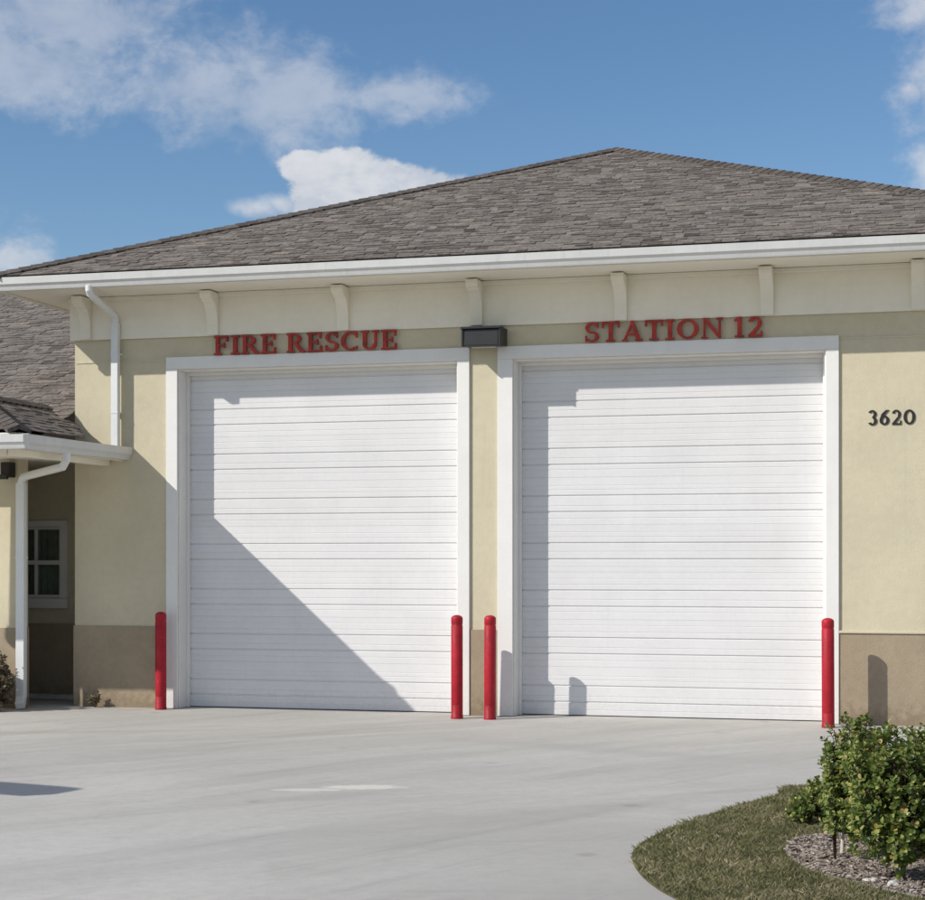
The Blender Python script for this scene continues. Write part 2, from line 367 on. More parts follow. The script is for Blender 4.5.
# ------------------------------------------------------------------ shingled roof planes
def shingles(mb, poly, base_z_off=0, expo=.13):
    """poly: planar convex outline whose first edge is the eave (horizontal)"""
    P = [Vector(p) for p in poly]; o = P[0]; u = (P[1]-P[0]).normalized()
    nrm = (P[1]-P[0]).cross(P[2]-P[0]).normalized()
    if nrm.z < 0: nrm = -nrm
    v = nrm.cross(u); v = v if v.z > 0 else -v
    Q = [((p-o).dot(u), (p-o).dot(v)) for p in P]
    mb.face([tuple(p) for p in P], .2)
    top = max(q[1] for q in Q)
    def span(h):
        xs = []
        for i in range(len(Q)):
            a, b_ = Q[i], Q[(i+1) % len(Q)]
            if (a[1]-h)*(b_[1]-h) <= 0 and abs(a[1]-b_[1]) > 1e-9: xs.append(a[0]+(b_[0]-a[0])*(h-a[1])/(b_[1]-a[1]))
        return (min(xs), max(xs)) if len(xs) > 1 else None
    k = 0; h = 0.0
    while h < top-.02:
        s0 = span(h+1e-4); s1 = span(min(h+expo, top-1e-3))
        if not s0 or not s1: break
        x = min(s0[0], s1[0])-rnd.uniform(0, .3); end = max(s0[1], s1[1])
        while x < end:
            wd = rnd.uniform(.09, .23); x2 = x+wd
            a0, a1 = max(x, s0[0]), min(x2, s0[1]); b0, b1 = max(x, s1[0]), min(x2, s1[1])
            if a1 > a0+.004 and b1 > b0+.002:
                th = rnd.choice((.007, .009, .016, .019)); tn = min(1, max(0, rnd.gauss(.46, .17))); jy = rnd.choice((0, .01, .02, .04, .05)) if h > .05 else 0
                hh = min(h+expo+.02, top)
                def W(uu, vv, nn): return tuple(o+u*uu+v*vv+nrm*nn)
                A, B, C, E_ = W(a0, h-jy, th), W(a1, h-jy, th), W(b1, hh, .004), W(b0, hh, .004)
                mb.face([A, B, C, E_], tn)
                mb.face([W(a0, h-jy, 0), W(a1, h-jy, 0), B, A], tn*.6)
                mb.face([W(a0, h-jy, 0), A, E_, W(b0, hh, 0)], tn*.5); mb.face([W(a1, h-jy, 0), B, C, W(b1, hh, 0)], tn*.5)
            x = x2
        h += expo; k += 1
def ridge_caps(mb, a, b_, nleft, nright, wd=.14):
    a, b_ = Vector(a), Vector(b_); L = (b_-a).length; d = (b_-a)/L; s = 0
    while s < L:
        e = min(s+.2, L); p, q = a+d*s, a+d*e; lift = Vector((0, 0, .055)); lo = Vector((0, 0, .042)); tn = min(1, max(0, rnd.gauss(.12, .08)))
        for sd_ in (nleft, nright):
            sd_ = Vector(sd_).normalized()
            mb.face([p+lift, q+lo, q+sd_*wd+Vector((0, 0, .026)), p+sd_*wd+Vector((0, 0, .036))], tn)
            mb.face([p+lift, p+sd_*wd+Vector((0, 0, .036)), p+sd_*wd-Vector((0, 0, .01)), p], tn*.6)
            mb.face([p+sd_*wd+Vector((0, 0, .036)), q+sd_*wd+Vector((0, 0, .026)), q+sd_*wd-Vector((0, 0, .01)), p+sd_*wd-Vector((0, 0, .01))], tn*.6)
        s += .16

# ------------------------------------------------------------------ fire station
st = empty('fire_station', (-4.75, 0, 0))
tag(st, 'cream stucco fire station with two white bay doors and brown hipped shingle roof', 'building')
O = Vector((-4.75, 0, 0))
class SB(MB):                      # builds in world coordinates, stored relative to the station's origin
    def build(s, *a, **k):
        par = k.get('parent') or (a[2] if len(a) > 2 else None)
        s.v = [(x-O.x, y-O.y, z-O.z) for x, y, z in s.v]
        return MB.build(s, *a, **k)
def sbx(name, mat, parent, dims, bevel=0):
    m_ = SB(); m_.box(*dims); return m_.build(name, mat, parent, bevel)

CL, CR = -10.787, 1.287            # facade corners
DOORS = [(-9.346, -5.662), (-4.975, -1.277)]; DH = 4.30; REC = .28
OV = .92; ZS = 5.25; ZG = 5.41; EL_, ER = -11.42, 1.92; XA = -4.75; PIT = .402
BACK = 19.0
wall = SB()
TH = .32
for a, b_ in ((CL, DOORS[0][0]), (DOORS[0][1], DOORS[1][0]), (DOORS[1][1], CR)):
    wall.box(a, b_, 0, TH, 0, DH)
wall.box(CL, CR, 0, TH, DH, 4.70)
wall.box(CL+.001, CR-.001, .002, TH, 4.70, ZS+.1)
wall.box(CL, CL+.3, TH, BACK, 0, ZS+.1); wall.box(CR-.3, CR, TH, BACK, 0, ZS+.1); wall.box(CL, CR, BACK, BACK+.3, 0, ZS+.1)
wall.build('wall', M['cream'], st)
wd = SB()
for a, b_ in ((CL-.016, DOORS[0][0]-.152), (DOORS[0][1]+.152, DOORS[1][0]-.186), (DOORS[1][1]+.146, CR+.016)):
    wd.box(a, b_, -.016, .01, -.02, 1.04)
wd.box(CL-.016, CL+.01, .01, BACK, -.02, 1.04); wd.box(CR-.01, CR+.016, .01, BACK, -.02, 1.04)
wd.build('wainscot', M['tan'], st, .004)
lp = SB(); lp.box(DOORS[1][1]+.147, CR+.03, -.034, .005, 1.042, 1.075); lp.build('wainscot_cap', M['cream'], st, .008)
# fine reveal joint in the stucco beside the doors
sbx('stucco_joint', M['cream'], st, (CL+.02, DOORS[0][0]-.16, -.008, .004, 4.41, 4.435), .003); sbx('stucco_joint', M['cream'], st, (DOORS[1][1]+.15, CR-.02, -.008, .004, 4.41, 4.435), .003)
fr = SB(); fr.box(CL-.05, CR+.05, -.045, .001, 4.705, ZS-.002); fr.box(CL-.05, CL-.001, .001, BACK, 4.705, ZS-.002)
fr.build('frieze', M['frieze'], st, .006)
cr = SB()
cr.box(CL-.06, CR+.06, -.075, -.046, ZS-.06, ZS-.003); cr.build('frieze_moulding', M['frieze'], st, .008)
sf = SB()
sf.box(EL_+.06, ER-.06, -OV+.06, 0.02, ZS, ZS+.03); sf.box(EL_+.06, CL, .02, BACK+OV-.05, ZS, ZS+.03); sf.box(CR, ER-.06, .02, BACK+OV-.05, ZS, ZS+.03)
sf.build('soffit', M['frieze'], st)
# brackets: curved corbels across the frieze
for bxx in (-10.60, -8.84, -7.11, -5.41, -3.65, -1.94, -.25, 1.1):
    bp = [(0, 0), (.05, 0), (.05, .045)]
    for k in range(9):
        th = k/8*math.pi/2; bp.append((.055+.15*(1-math.cos(th)), .14+.26*math.sin(th)))
    bp += [(.215, .42), (.26, .44), (.285, .48), (.285, .525), (0, .525)]
    z0 = ZS-.54
    b2 = SB(); b2.prism(bp, lambda u, v, w_: (w_, -.046-u, z0+v), bxx-.075, bxx+.075); b2.build('bracket', M['frieze'], st, .006)

# garage doors
def overhead_door(x0, x1):
    fw = .152
    df = empty('bay_door', ((x0+x1)/2-O.x, 0, 0)); df.parent = st
    OO = Vector(((x0+x1)/2, 0, 0))
    def loc(mb, name, mat, bev=0):
        mb.v = [(x-OO.x, y-OO.y, z-OO.z) for x, y, z in mb.v]; return MB.build(mb, name, mat, df, bev)
    f_ = MB()
    lw = .152 if x0 < -8 else .186
    rw = .150 if x0 < -8 else .146
    f_.box(x0-lw, x0+.001, -.032, .01, 0.004, DH); f_.box(x1-.001, x1+rw, -.032, .01, 0.004, DH)
    f_.box(x0-lw, x1+rw, -.032, .01, DH+.0005, DH+.155)
    f_.box(x0-.001, x0+.018, .0105, REC-.012, 0.004, DH-.019); f_.box(x1-.018, x1+.001, .0105, REC-.012, .004, DH-.019); f_.box(x0-.001, x1+.001, .0105, REC-.012, DH-.0185, DH+.001)
    loc(f_, 'door_frame', M['trim'], .004)
    st_ = MB(); st_.box(x0+.0185, x0+.05, REC-.07, REC-.004, .004, DH-.019); st_.box(x1-.05, x1-.0185, REC-.07, REC-.004, .004, DH-.019); st_.box(x0+.0505, x1-.0505, REC-.07, REC-.004, DH-.06, DH-.019)
    loc(st_, 'weather_strip', M['trim'], .003)
    H = .572; n_ = 8; Y = REC
    for k in range(n_):
        z0 = (.012 if k == 0 else .022+k*H); z1 = .022+(k+1)*H-.0012
        if z1 > DH+.1: z1 = DH+.1
        pr = [(0.03, z0), (.0008, z0), (0, z0+.0008)]
        for gz, gw, gd in ((.06+.03*((k*7) % 3)/2, .006, .003), (.155, .012, .013), (.225+.02*((k*5) % 4)/3, .006, .0035), (.35, .012, .013), (.42, .006, .003), (.47+.03*((k*3) % 4)/3, .006, .002)):
            if z0+gz+gw > z1-.01: break
            pr += [(0, z0+gz-gw), (gd, z0+gz-gw*.4), (gd, z0+gz+gw*.4), (0, z0+gz+gw)]
        pr += [(0, z1-.0008), (.0008, z1), (.03, z1)]
        mb = MB(); mb.prism(pr, lambda u, v, w_: (w_, Y+u, v), x0-.02, x1+.02)
        loc(mb, 'door_section', M['door'])
    bs = MB(); bs.box(x0-.01, x1+.01, Y+.002, Y+.035, .001, .021); loc(bs, 'bottom_seal', M['lampgrey'])
    bk = MB(); bk.box(x0-.02, x1+.02, Y+.04, Y+.06, .0, DH+.1); loc(bk, 'door_backing', M['rubber'])
    return df
for d_ in DOORS: overhead_door(*d_)

# main roof
apex = (XA, XA-EL_-OV+.0, ZG+PIT*(XA-EL_)); AY = apex[1]
rb = (XA, BACK+OV-(AY+OV), apex[2]); yb = BACK+OV
z_e = ZG+.012; e1, e2, e3, e4 = (EL_, -OV, z_e), (ER, -OV, z_e), (ER, yb, z_e), (EL_, yb, z_e)
rf = SB()
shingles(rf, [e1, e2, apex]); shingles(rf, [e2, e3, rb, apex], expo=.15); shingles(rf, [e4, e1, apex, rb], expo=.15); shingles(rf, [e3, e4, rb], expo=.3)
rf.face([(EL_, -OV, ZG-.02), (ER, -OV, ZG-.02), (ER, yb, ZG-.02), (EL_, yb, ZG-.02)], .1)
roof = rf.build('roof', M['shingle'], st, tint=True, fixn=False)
cp = SB()
ridge_caps(cp, e1, apex, (1, -.0, 0), (0, 1, PIT)) if False else None
sl_f = Vector((0, -1, -PIT)); sl_l = Vector((-1, 0, -PIT)); sl_r = Vector((1, 0, -PIT))
ridge_caps(cp, e1, apex, Vector((1, -1, 0))*1+Vector((0, 0, -PIT*1)), Vector((-1, 1, -PIT)))
ridge_caps(cp, e2, apex, Vector((-1, -1, -PIT)), Vector((1, 1, -PIT)))
ridge_caps(cp, rb, apex, sl_l, sl_r)
rcap = cp.build('ridge_cap', M['shingle'], None, tint=True, fixn=False); rcap.parent = roof

# gutters (K profile)
GP = [(0, 0), (.085, 0), (.10, .045), (.125, .075), (.13, .16), (.115, .16), (.11, .085), (.09, .012), (.008, .012), (.008, .175), (0, .175)]
def gutter(p0, p1, outv, zb, drop=0, name='gutter', par=None, prof=GP):
    p0, p1, ov_ = Vector(p0), Vector(p1), Vector(outv)
    L = (p1-p0).length; d = (p1-p0)/L
    g_ = SB(); g_.prism(prof, lambda u, v, w_: (p0.x+d.x*w_+ov_.x*u, p0.y+d.y*w_+ov_.y*u, zb+v+drop*w_/L), 0, L)
    for e in (0.0, L-.004):       # end caps
        g_.prism([(0, 0), (.085, 0), (.10, .045), (.125, .075), (.13, .16), (0, .17)], lambda u, v, w_: (p0.x+d.x*w_+ov_.x*u, p0.y+d.y*w_+ov_.y*u, zb+v+drop*w_/L), e-.002, e+.006)
    return g_.build(name, M['gutter'], par or st, 0)
gutter((EL_-.05, -OV+.075, 0), (ER+.05, -OV+.075, 0), (0, -1, 0), ZS-.012)
gutter((EL_+.075, -OV+.08, 0), (EL_+.075, yb, 0), (-1, 0, 0), ZS-.012)
fa = SB(); fa.box(EL_+.05, ER-.05, -OV+.05, -OV+.073, ZS-.02, ZG-.025); fa.box(EL_+.05, EL_+.073, -OV+.074, yb-.1, ZS-.02, ZG-.025); fa.box(ER-.073, ER-.05, -OV+.074, yb-.1, ZS-.02, ZG-.025)
fa.build('fascia', M['frieze'], st)

# downspout of the main gutter
def rect_pipe(mb, pts, w_, d_):
    """rectangular pipe; pts list; w_ along X-ish, d_ depth"""
    pts = [Vector(p) for p in pts]; rings = []
    for k, p in enumerate(pts):
        d = (pts[min(k+1, len(pts)-1)]-pts[max(k-1, 0)]).normalized()
        a = Vector((1, 0, 0)); a = (a-d*a.dot(d)).normalized() if abs(d.x) < .95 else Vector((0, 1, 0))
        b_ = d.cross(a).normalized(); ring = []
        for i_, j_ in ((-1, -1), (1, -1), (1, 1), (-1, 1)):
            ring.append(len(mb.v)); mb.v.append(tuple(p+a*w_/2*i_+b_*d_/2*j_))
        rings.append(ring)
    for r0, r1 in zip(rings, rings[1:]):
        for j in range(4): mb.f.append((r0[j], r0[(j+1) % 4], r1[(j+1) % 4], r1[j])); mb.tint.append(.5)
    mb.f.append(tuple(rings[0])); mb.f.append(tuple(rings[-1])); mb.tint += [.5, .5]
dx_ = -10.165
ds = SB()
ds.tube([(-10.12, -OV+.01, ZS+.01), (-10.12, -OV+.01, ZS-.05), (-10.122, -OV+.04, ZS-.09), (-10.16, -.15, 5.0), (dx_, -.10, 4.94), (dx_, -.10, 4.86)], .046, 12)
rect_pipe(ds, [(dx_, -.10, 4.90), (dx_, -.10, 3.28)], .095, .075)
dso = ds.build('downspout', M['spout'], st, .006)
for z in (4.5, 3.75):
    q = SB(); q.box(dx_-.050, dx_+.050, -.141, -.001, z, z+.022); s2 = q.build('strap', M['spout'], None); s2.parent = dso

# ------------------------------------------------------------------ left wing and porch
WX = -11.32; YB = 1.10; XWL = -22.0
PX = -10.08; PF = 2.68; PZ = 3.165; PP = .413
lw = SB()
# recessed wall with the window, window opening cut out
wx0, wx1, wz0, wz1 = -12.40, -11.54, 1.36, 2.34
lw.box(-13.6, wx0, YB, YB+.25, 0, 3.2); lw.box(wx1, CL-.001, YB, YB+.25, 0, 3.2)
lw.box(wx0, wx1, YB, YB+.25, 0, wz0); lw.box(wx0, wx1, YB, YB+.25, wz1, 3.2)
lw.box(XWL, WX, -.5, -.25, 0, 3.2)                       # front wall
lw.box(-13.85, -13.6, -.25, YB+.25, 0, 3.2)              # return of the recess
lw.box(XWL, XWL+.25, -.25, 9, 0, 3.2)
lw.build('wing_wall', M['cream'], st)
ww = SB(); ww.box(-13.58, CL-.02, YB-.016, YB+.01, .0, 1.02); ww.box(XWL, WX+.0, -.516, -.49, .0, 1.02); ww.box(WX-.01, WX+.016, -.516, -.25, 0, 1.02)
ww.build('wing_wainscot', M['tan'], st, .004)
# window
wo = empty('window', ((wx0+wx1)/2-O.x, YB, 0)); wo.parent = st; WO = Vector(((wx0+wx1)/2, YB, 0))
def wpart(name, mat, boxes, bev=.003):
    m_ = MB()
    for q in boxes: m_.box(q[0]-WO.x, q[1]-WO.x, q[2]-WO.y, q[3]-WO.y, q[4], q[5])
    return m_.build(name, mat, wo, bev)
wpart('window_frame', M['trim'], [(wx0-.07, wx0+.03, YB-.03, YB+.1, wz0-.0, wz1), (wx1-.03, wx1+.07, YB-.03, YB+.1, wz0, wz1), (wx0-.07, wx1+.07, YB-.031, YB+.1, wz1+.0005, wz1+.08)])
wpart('window_sill', M['trim'], [(wx0-.09, wx1+.09, YB-.06, YB+.09, wz0-.13, wz0-.001)])
zm = (wz0+wz1)/2; xm = (wx0+wx1)/2
wpart('sash', M['trim'], [(wx0+.031, wx1-.031, YB+.02, YB+.06, zm-.03, zm+.03), (wx0+.031, wx0+.07, YB+.02, YB+.06, wz0+.001, zm-.0305), (wx1-.07, wx1-.031, YB+.02, YB+.06, wz0+.001, zm-.0305),
    (wx0+.031, wx0+.07, YB+.02, YB+.06, zm+.0305, wz1-.001), (wx1-.07, wx1-.031, YB+.02, YB+.06, zm+.0305, wz1-.001), (wx0+.0705, wx1-.0705, YB+.02, YB+.06, wz0+.001, wz0+.05), (wx0+.0705, wx1-.0705, YB+.02, YB+.06, wz1-.04, wz1-.001)])
xm -= .0
wpart('glazing_bar', M['trim'], [(xm-.022, xm+.022, YB+.03, YB+.058, wz0+.0505, zm-.0305), (xm-.022, xm+.022, YB+.03, YB+.058, zm+.0305, wz1-.0405)])
wpart('pane', M['glass'], [(wx0+.05, wx1-.05, YB+.064, YB+.072, wz0+.02, wz1-.02)], 0)

cu = MB(); N_ = 60
for k in range(N_+1):
    x = wx0+.02+(wx1-wx0-.04)*k/N_; y = YB+.15+.02*math.sin(k*.9)+.008*math.sin(k*2.3)
    cu.v += [(x-WO.x, y-WO.y, wz0-.1), (x-WO.x, y-WO.y, wz1+.1)]
for k in range(N_): cu.f.append((2*k, 2*k+2, 2*k+3, 2*k+1)); cu.tint.append(.5)
cu.build('curtain', M['curtain'], wo, smooth=True)
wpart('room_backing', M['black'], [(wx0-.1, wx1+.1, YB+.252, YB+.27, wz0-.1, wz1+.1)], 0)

# porch and wing roof: plan of the projecting hip
pz = PZ+.20                                     # shingle eave height
pw = SB()
FE = 1.0                                        # wing eave in front of the facade
RY = 6.75
rz = pz+PP*(RY+FE)
shingles(pw, [(XWL, -FE, pz), (CL-.02, -FE, pz), (CL-.02, RY, rz), (XWL, RY, rz)], expo=.14)
shingles(pw, [(CL-.02, 2*RY+FE, pz), (XWL, 2*RY+FE, pz), (XWL, RY, rz), (CL-.02, RY, rz)], expo=.3)
XR = -11.30; hz_ = PX-XR                        # porch ridge
zr = pz+PP*hz_; YF = -PF+hz_                    # front hip point
yin = -FE+hz_+.02
shingles(pw, [(PX, -PF, pz), (PX, -1.10, pz), (PX-.70, -.02, pz+PP*.70), (XR, yin, zr), (XR, YF, zr)], expo=.14)
shingles(pw, [(-14.05, -PF, pz), (PX, -PF, pz), (XR, YF, zr)], expo=.14)
pw.face([(-12.0, -FE, pz), (-14.05, -PF, pz), (XR, YF, zr), (XR, yin, zr)], .5)  # unseen left edge slanted so sunlight clears it and reaches the wing wall
wroof = pw.build('wing_roof', M['shingle'], st, tint=True, fixn=False)
cp = SB(); ridge_caps(cp, (PX, -PF, pz), (XR, YF, zr), Vector((1, 1, -PP)), Vector((-1, -1, -PP))); ridge_caps(cp, (XR, YF, zr), (XR, yin, zr), (-1, 0, -PP), (1, 0, -PP))
o_ = cp.build('ridge_cap', M['shingle'], None, tint=True, fixn=False); o_.parent = wroof
# flashing where the porch roof meets the facade
fl = SB(); fl.face([(PX-.02, -.015, pz+.01), (CL-.03, -.015, pz+PP*.72), (CL-.03, -.015, pz+PP*.72+.08), (PX-.02, -.015, pz+.09)]); fl.build('flashing', M['black'], st) if False else None
# gutters and soffit of the porch
DR = -.02
gutter((PX-.02, -.004, 0), (PX-.02, -PF+.0, 0), (1, 0, 0), PZ-.005, DR)
gutter((-14.05, -PF+.02, 0), (PX+.11, -PF+.02, 0), (0, -1, 0), PZ+DR-.005)
gutter((XWL, -FE+.02, 0), (-12.0, -FE+.02, 0), (0, -1, 0), PZ-.005)
pfa = SB()
pfa.box(PX-.05, PX-.022, -PF+.05, -.01, PZ-.02, PZ+.165); pfa.box(-14.04, PX-.052, -PF+.022, -PF+.048, PZ-.02, PZ+.165); pfa.box(XWL, -12.0, -FE+.022, -FE+.048, PZ-.02, PZ+.19); pfa.build('porch_fascia', M['frieze'], st)
ps = SB()
prs = [(PX-.02, -.004), (PX-.02, -PF+.02), (-14.05, -PF+.02), (-12.0, -FE+.02), (XWL, -FE+.02), (XWL, YB+.2), (CL-.005, YB+.2), (CL-.005, -.004)]  # soffit follows the slanted left edge shaped to let the sun past
ps.prism(prs, lambda u, v, w_: (u, v, w_), PZ+.0, PZ+.06)
ps.build('porch_soffit', M['frieze'], st)
pb = SB(); pb.box(PX-.32, PX-.2, -PF+.3, -.02, PZ-.075, PZ-.001); pb.box(-13.5, PX-.33, -PF+.3, -PF+.42, PZ-.075, PZ-.001); pb.build('porch_beam', M['frieze'], st, .006)
# porch downspout
pd = SB(); qx = -11.235
pd.tube([(PX+.03, -1.62, PZ+.0), (PX+.02, -1.62, PZ-.10), (PX-.04, -1.58, PZ-.17), (qx+.05, -.62, 2.93), (qx, -.575, 2.87), (qx, -.575, 2.80)], .05, 12)
rect_pipe(pd, [(qx, -.575, 2.86), (qx, -.575, .16), (qx+.02, -.62, .10), (qx+.06, -.72, .05)], .115, .085)
pdo = pd.build('downspout', M['spout'], st, .006)
q = SB(); q.box(qx-.060, qx+.060, -.622, -.517, 1.9, 1.93); s2 = q.build('strap', M['spout'], None); s2.parent = pdo
# small black fixture of unknown kind under the porch eave
bf = SB(); bf.box(-11.47, -11.35, -.68, -.51, 2.93, 3.12); bf.prism([(0, 0), (.12, 0), (.16, .06), (0, .06)], lambda u, v, w_: (w_, -.68-u*.5, 2.90+v), -11.47, -11.35)
bf.build('black_fixture', M['black'], st, .01)
# base slab in the recess
sl = SB(); sl.box(-13.5, CL-.03, YB-.26, YB-.02, 0.004, .07); sl.build('base_slab', M['slab'], st, .01)

# added canopy, unseen off to the left, put there so its roof corner shades the drive
can = empty('shadow_canopy', (-12.2, -10.42, 0), R(-12))
tag(can, 'added shingle canopy on white posts, out of view, placed to shade the driveway', 'canopy')
cm = MB(); zc = 3.3
for q_ in ([(-1.7, -.2, zc), (1.7, -.2, zc), (1.3, 0, zc+.22), (-1.3, 0, zc+.22)], [(1.7, .2, zc), (-1.7, .2, zc), (-1.3, 0, zc+.22), (1.3, 0, zc+.22)], [(1.7, -.2, zc), (1.7, .2, zc), (1.3, 0, zc+.22)], [(-1.7, .2, zc), (-1.7, -.2, zc), (-1.3, 0, zc+.22)]):
    shingles(cm, q_, expo=.15)
cm.build('roof', M['shingle'], can, tint=True, fixn=False)
bx('fascia', M['trim'], can, (-1.69, 1.69, -.19, .19, zc-.16, zc-.005), .005)
for a in (-1.4, 1.4):
    bx('post', M['trim'], can, (a-.09, a+.09, -.09, .09, 0, zc-.161), .006)

# ------------------------------------------------------------------ bollards
def bollard():
    mb = MB(); r_ = .070; prof = [(r_+.004, 0), (r_+.004, .03), (r_, .035), (r_, .16), (r_-.002, .165), (r_, .17)]
    prof += [(r_, 1.10), (r_-.003, 1.105), (r_-.003, 1.125), (r_, 1.13), (r_, 1.19)]
    for k in range(1, 7):
        th = k/6*math.pi/2; prof.append((max(.004, r_*math.cos(th)), 1.19+.042*math.sin(th)))
    N = 28; 
    for (ra, za) in prof:
        for j in range(N): mb.v.append((ra*math.cos(math.tau*j/N), ra*math.sin(math.tau*j/N), za))
    for k in range(len(prof)-1):
        for j in range(N): mb.f.append((k*N+j, k*N+(j+1) % N, (k+1)*N+(j+1) % N, (k+1)*N+j)); mb.tint.append(.5)
    mb.f.append(tuple((len(prof)-1)*N+j for j in range(N))); mb.tint.append(.5)
    return mb
def scuffs():
    t = NT(M['red'].node_tree); b = t.n['Principled BSDF']; src = b.inputs['Base Color'].links[0].from_socket
    p = t.n.new('ShaderNodeTexCoord').outputs['Object']; oi = t.n.new('ShaderNodeObjectInfo').outputs['Random']
    q = t.n.new('ShaderNodeVectorMath'); q.operation = 'ADD'; t.l.new(p, q.inputs[0]); t.l.new(oi, q.inputs[1])
    n1 = t.noise(t.mapping(q.outputs[0], (1, 1, .5)), 14, 6, .7); n2 = t.noise(q.outputs[0], 3, 4, .6)
    c = t.mix(t.smooth(n2, .45, .7, 0, .35), src, (.30, .03, .035, 1))
    c = t.mix(t.smooth(n1, .63, .70, 0, .55), c, (.45, .22, .20, 1)); t.l.new(c, b.inputs['Base Color'])
    t.l.new(t.smooth(n1, .3, .7, .42, .7), b.inputs['Roughness'])
scuffs()
def door_tone():
    t = NT(M['door'].node_tree); b = t.n['Principled BSDF']; src = b.inputs['Base Color'].links[0].from_socket
    oi = t.n.new('ShaderNodeObjectInfo').outputs['Random']
    t.l.new(t.mix(t.math('MULTIPLY', oi, .10), src, (.45, .44, .42, 1)), b.inputs['Base Color'])
door_tone()
b0 = bollard().build('bollard', M['red'])
b0.data.polygons.foreach_set('use_smooth', [True]*len(b0.data.polygons))
BOL = [(-9.49, 'red round-topped bollard wholly in shade by the left edge of the left bay door'),
       (-5.548, 'red bollard at the right edge of the left bay door before its frame'),
       (-5.145, 'red bollard in front of the narrow cream and tan pillar between the doors'),
       (-1.225, 'red bollard at the right edge of the right bay door, next to the green shrubs')]
for i, (x, lb) in enumerate(BOL):
    o = b0 if i == 0 else b0.copy()
    if i: col.objects.link(o)
    o.location = (x, -.46 if i else -.2, 0); o.rotation_euler = (R((0, .5, -.4, .2)[i]), R((0, -.9, -.6, .1)[i]), i*1.3)
    tag(o, lb, 'bollard', 'red bollards beside the bay doors')

# ------------------------------------------------------------------ wall lamp above the pillar
wl = empty('wall_lamp', (-5.28, -.033, 4.43))
tag(wl, 'dark boxy wall lamp above the narrow pillar between the two bay doors', 'lamp')
m_ = MB(); m_.prism([(0, .02), (.0, .20), (.33, .20), (.335, .0), (.29, -.006), (.10, .01)], lambda u, v, w_: (w_, -u, v), -.215, .215); m_.build('housing', M['lampgrey'], wl, .012)
m_ = MB(); m_.box(-.245, .245, -.36, 0, .201, .228); m_.build('cap', M['black'], wl, .004)
m_ = MB(); m_.prism([(0, .02), (0, .2), (.341, .2), (.341, .0), (.29, -.008)], lambda u, v, w_: (w_, -u, v), .2155, .240); m_.build('side_plate', M['black'], wl, .003)
m_ = MB(); m_.prism([(0, .02), (0, .2), (.341, .2), (.341, .0), (.29, -.008)], lambda u, v, w_: (w_, -u, v), -.240, -.2155); m_.build('side_plate', M['black'], wl, .003)
m_ = MB(); m_.box(-.15, .15, -.22, -.13, -.006, .004); m_.build('lens', M['lens'], wl, .002)

